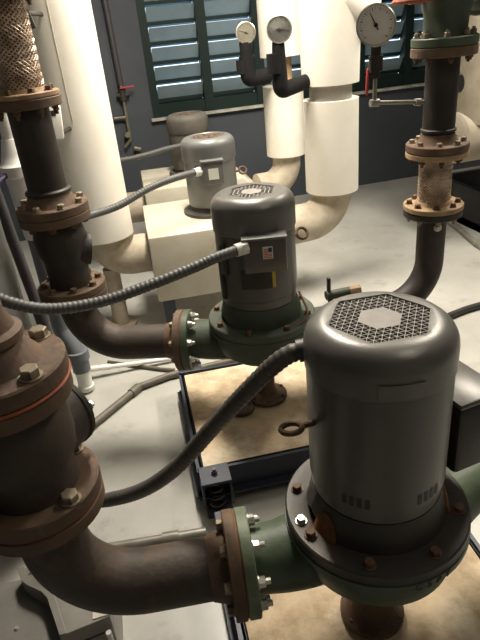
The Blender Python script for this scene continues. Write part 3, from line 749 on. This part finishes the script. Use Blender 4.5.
conduit([(.602, 4.27, .905), (.485, 4.27, .897), (.371, 4.25, .884), (.220, 4.24, .870), (.10, 4.22, .874), (-.05, 4.18, .89)], .020,
        'short grey flexible conduit from the farthest motor running behind the big white pipe', 'conduit')

# ------------------------------------------------------------------ floor runs
def run(name, pts, r, m, label, cat, couplings=(), rc=.05):
    P0 = V(pts[0]); t = thing(name, P0, label, cat)
    Q = [V(p) - P0 for p in pts]
    b = MB(); b.tube(arc_path(Q, rc, 6) if len(Q) > 2 else Q, r, 16); b.build('tube', m, t)
    for i, f in couplings:
        a, c = Q[i], Q[i + 1]; p = a.lerp(c, f); u = (c - a).normalized()
        b = MB(); b.tube([p - u * .03, p + u * .03], r * 1.3, 14); b.build('coupling', m, t)
    return t
run('floor_conduit', [(-.40, 2.20, .021), (-.032, 2.556, .021), (.13, 2.60, .021), (.60, 2.62, .021)], .019, 'emt_dark', 'dirty grey conduit bending across the floor beside the second base', 'conduit', [(0, .93)])
run('floor_conduit', [(-.30, 1.545, .022), (.03, 1.50, .022), (.11, 1.49, .022)], .020, 'emt', 'pale grey conduit on the floor behind the nearest elbow, ending at the blue bracket', 'conduit', [(0, .85)])
run('drain_tube', [(-.285, 2.78, .06), (-.02, 2.775, .035), (.22, 2.77, .02), (.45, 2.77, .016)], .013, 'pvc', 'thin white plastic tube on the floor leading from the white pipe stub', 'tube', [(0, .35), (0, .1)])
run('floor_conduit', [(-.18, 2.90, .012), (.10, 2.70, .012), (.17, 2.66, .012)], .010, 'emt_dark', 'thin dark tube crossing the floor beneath the second elbow', 'conduit')
run('floor_cable', [(.98, 2.38, .022), (1.95, 2.62, .022), (3.4, 2.78, .022)], .02, 'black', 'black cable lying straight across the floor at the right edge', 'cable')
run('floor_hose', [(2.77, 4.15, .02), (2.74, 3.95, .02), (2.64, 3.5, .02), (2.60, 3.1, .02)], .022, 'emt', 'grey hose on the floor beside the black tub', 'hose', rc=.3)
# cover disc on the second base
t = thing('drain_cover', (.385, 1.965, .176), 'small dark round cover lying on the second base beside the pump foot', 'cover')
b = MB(); b.ringlathe([(.058, 0), (.058, .012), (.05, .014), (.05, 0)], 36); b.lathe([(.05, 0), (.05, .008), (0, .008)], 36); b.build('disc', 'bracket', t)
b = MB()
for k in range(-3, 4): b.box((k * .013, 0, .010), (.004, 2 * math.sqrt(.05 ** 2 - (k * .013) ** 2), .005))
b.build('ribs', 'boltrust', t, False)
# ------------------------------------------------------------------ left side clutter
t = thing('plastic_drain_pipe', (-.355, 2.715, 0), 'white plastic filter housing on a grey drain pipe at the far left edge', 'plastic pipe')
b = MB(); b.tube([V((0, 0, 1.30)), V((0, 0, 2.6))], .034, 24); b.tube([V((0, 0, 1.43)), V((0, 0, 1.46))], .04, 24); b.build('upper_pipe', 'pvc', t)
b = MB(); b.lathe([(.052, .86), (.055, .88), (.066, 1.14), (.070, 1.15), (.082, 1.155), (.082, 1.20), (.066, 1.215), (.055, 1.25), (.040, 1.31), (0, 1.31)], 36); b.build('housing', 'pvc', t)
b = MB(); b.tube(arc_path([V((0, 0, .87)), V((0, 0, .36)), V((.05, -.05, .22)), V((.05, -.05, .13))], .08, 6), .046, 28); b.build('grey_drop', 'pvcgrey', t)
b = MB(); b.tube([V((.05, -.05, .25)), V((.05, -.05, .20))], .056, 28); b.build('grey_coupling', 'pvcgrey', t)
b = MB(); b.lathe([(.040, .01), (.043, .015), (.043, .035), (.038, .04), (.038, .17), (0, .17)], 28, Matrix.Translation((.05, -.05, 0))); b.tube([(.02, -.03, .145), (.09, -.05, .135)], .02, 12); b.build('white_stub', 'pvc', t)
b = MB(); b.tube(spline([V((-.05, -.06, 1.17)), V((-.09, -.10, 1.14)), V((-.085, -.11, 1.07)), V((-.09, -.10, .98)), V((-.15, -.07, .95))], .01), .012, 10); b.build('purple_cable', 'purple', t)
t = thing('dark_pipe', (-.405, 2.50, 0), 'dark thin vertical pipe between the grey cabinet and the white filter housing', 'pipe')
b = MB(); b.tube([(.036, 0, 0), (-.128, 0, 2.6)], .024, 20); b.build('pipe', 'dpipe', t); b = MB(); b.tube([(.0035, 0, .52), (-.0003, 0, .58)], .030, 20); b.build('coupling', 'dpipe', t)
t = thing('control_cabinet', (-.69, 2.02, 0), 'grey sheet metal control cabinet at the left edge of the frame', 'cabinet', math.radians(-2))
b = MB(); b.box((0, 0, .80), (.52, .62, 1.5), None, .006); b.box((0, 0, .03), (.48, .58, .06)); b.build('cabinet_body', 'panel', t, False)
b = MB(); b.box((.264, -.02, .82), (.006, .50, 1.36), None, .002); dr = b.build('door', 'panel', t, False)
b = MB(); b.tube([(.275, -.22, .92), (.275, -.22, 1.02)], .008, 8); b.build('handle', 'zinc', dr)
# sheet metal enclosure under the nearest elbow
t = thing('metal_enclosure', (-.40, 1.34, 0), 'low grey sheet metal enclosure on the floor in the lower left corner', 'enclosure')
def loc(P): return [(x + .40, y - 1.34) for x, y in P]
MB().prism(loc([(-.95, 1.0), (-.375, 1.085), (-.224, 1.108), (-.216, 1.345), (-.95, 1.42)]), 0, .165, None, .003).build('enclosure_body', 'galv', t, False)
bord = [(-.497, 1.366), (-.48, 1.312), (-.462, 1.29), (-.415, 1.252), (-.398, 1.225), (-.362, 1.092)]
MB().prism(loc([(-.224, 1.110), (-.216, 1.342), (-.49, 1.366)] + bord), .166, .22, None, .003).build('raised_lid', 'galv', t, False)
b = MB(); b.prism(loc(bord + [(x + .020, y) for x, y in bord[::-1]]), .2205, .227, None, .0015); b.build('folded_seam', 'galv', t, False)
for p in ((-.455, 1.34, .2205), (-.262, 1.155, .2205), (-.50, 1.20, .1655), (-.36, 1.30, .2205)): MB().hexbolt(up((p[0] + .40, p[1] - 1.34, p[2])), .0055, .004).build('screw', 'zinc', t)
b = MB(); b.box((-.247 + .40, 1.137 - 1.34, .2215), (.05, .045, .003), None, .001); b.build('bright_corner_flange', 'galv_light', t, False)
b = MB(); b.tube([(-.235 + .40, 1.085 - 1.34, 0), (-.235 + .40, 1.085 - 1.34, .19)], .008, 10); b.build('side_tube', 'pvc', t)
# white sensor behind the second riser
t = thing('sensor_box', (-.165, 3.00, 1.32), 'small white sensor box behind the second riser, in front of the big white pipe', 'sensor')
b = MB(); b.box((0, 0, 0), (.055, .05, .15), Matrix.Rotation(.1, 4, 'Y'), .005); b.build('case', 'pvc', t)
b = MB(); b.box((-.004, -.026, .045), (.022, .004, .026)); b.build('window', 'black', t, False)
b = MB(); b.tube([(.0, .02, -.06), (.05, .20, -.06)], .012, 10); b.build('mount_stem', 'iron', t)
t = thing('pipe_bracket', (-.185, 2.95, 1.785), 'dark pipe bracket on the big white pipe beside the braided connector', 'bracket')
b = MB(); b.prism([(-.012, .05), (.006, .06), (.03, -.06), (-.012, -.065)], -.015, .015, Matrix.Rotation(PI / 2, 4, 'X'), .003); b.build('plate', 'black', t, False)
b = MB(); b.tube([(.008, .0, 0), (.06, .27, 0)], .010, 10); b.build('arm', 'iron', t)
# wall service line with red ball valve
t = thing('wall_valve', (.315, 5.53, 0), 'small ball valve with a red lever on a thin pipe against the dark wall', 'valve')
b = MB(); b.tube([V((-.01, .02, 3.1)), V((-.01, .02, 1.95)), V((.0, .02, 1.27))], .026, 12); b.build('wall_pipe', 'dpipe', t)
b = MB(); b.tube(arc_path([V((0, 0, 1.27)), V((0, 0, .80)), V((-.06, 0, .74))], .03, 4), .014, 10); b.tube([V((0, 0, 1.00)), V((-.11, 0, 1.0))], .014, 10); b.build('drop_pipe', 'brass', t)
b = MB(); b.tube([V((0, 0, 1.145)), V((0, 0, 1.245))], .032, 14); b.tube([V((-.05, 0, 1.19)), V((.06, 0, 1.19))], .022, 10); b.build('ball_valve', 'iron', t)
b = MB(); b.box((.11, -.04, 1.25), (.13, .022, .014), Matrix.Rotation(-.05, 4, 'Y'), .004); b.build('red_lever', 'red', t)
b = MB(); b.tube([V((-.02, 0, .85)), V((-.02, -.04, .85))], .025, 10); b.tube([V((.02, 0, .72)), V((.08, 0, .70))], .02, 10); b.build('hose_bibb', 'brass', t)

# ------------------------------------------------------------------ right rear
t = thing('insulated_tank', (3.05, 3.75, 0), 'beige insulated horizontal tank end at the right edge behind the right riser', 'tank')
b = MB(); b.lathe([(0, 0), (.15, .004), (.175, .02), (.175, 1.9), (0, 1.9)], 44, frame((-.60, -.1, .80), (1, .04, 0))); b.build('tank_shell', 'tank', t)
for q in (1.12,): MB().box((q, -.08, .32), (.10, .3, .64)).build('saddle', 'black', t, False)
t = thing('insulated_pipe', (2.715, 3.65, 0), 'stained beige insulated vertical pipe at the right edge behind the green valve', 'insulated pipe')
b = MB(); b.lathe([(.23, .90), (.23, 3.1), (0, 3.1)], 44); b.build('jacket', 'tank', t)
t = thing('black_tub', (3.46, 4.02, 0), 'black open tub on the floor at the right edge', 'tub')
b = MB()
b = MB(); b.box((0, 0, .03), (1.25, .70, .06)); 
for s in (-1, 1): b.box((s * .61, 0, .16), (.03, .70, .32)); b.box((0, s * .335, .16), (1.25, .03, .32))
b.build('tub_shell', 'black', t, False)
b = MB()
for s in (-1, 1): b.box((s * .625, 0, .325), (.05, .74, .012)); b.box((0, s * .345, .325), (1.29, .05, .012))
b.build('tub_rim', 'black', t, False)
t = thing('cream_canister', (2.82, 3.43, 0), 'cream plastic canister on the floor in front of the black tub', 'canister')
b = MB(); b.lathe([(.13, 0), (.14, .01), (.14, .20), (.13, .215), (0, .215)], 36); b.build('canister_body', 'cream', t)
b = MB(); b.lathe([(.145, .20), (.145, .23), (.12, .24), (0, .24)], 36); b.build('lid', 'cream', t)

# ------------------------------------------------------------------ world and view
w = bpy.data.worlds.new('world'); bpy.context.scene.world = w; w.use_nodes = True
bg = w.node_tree.nodes['Background']; bg.inputs['Color'].default_value = (.72, .86, 1, 1); bg.inputs['Strength'].default_value = 2.2
sc = bpy.context.scene
sc.view_settings.view_transform = 'Standard'; sc.view_settings.look = 'None'; sc.view_settings.gamma = 1; sc.view_settings.exposure = 0.15
sc.view_settings.use_curve_mapping = False
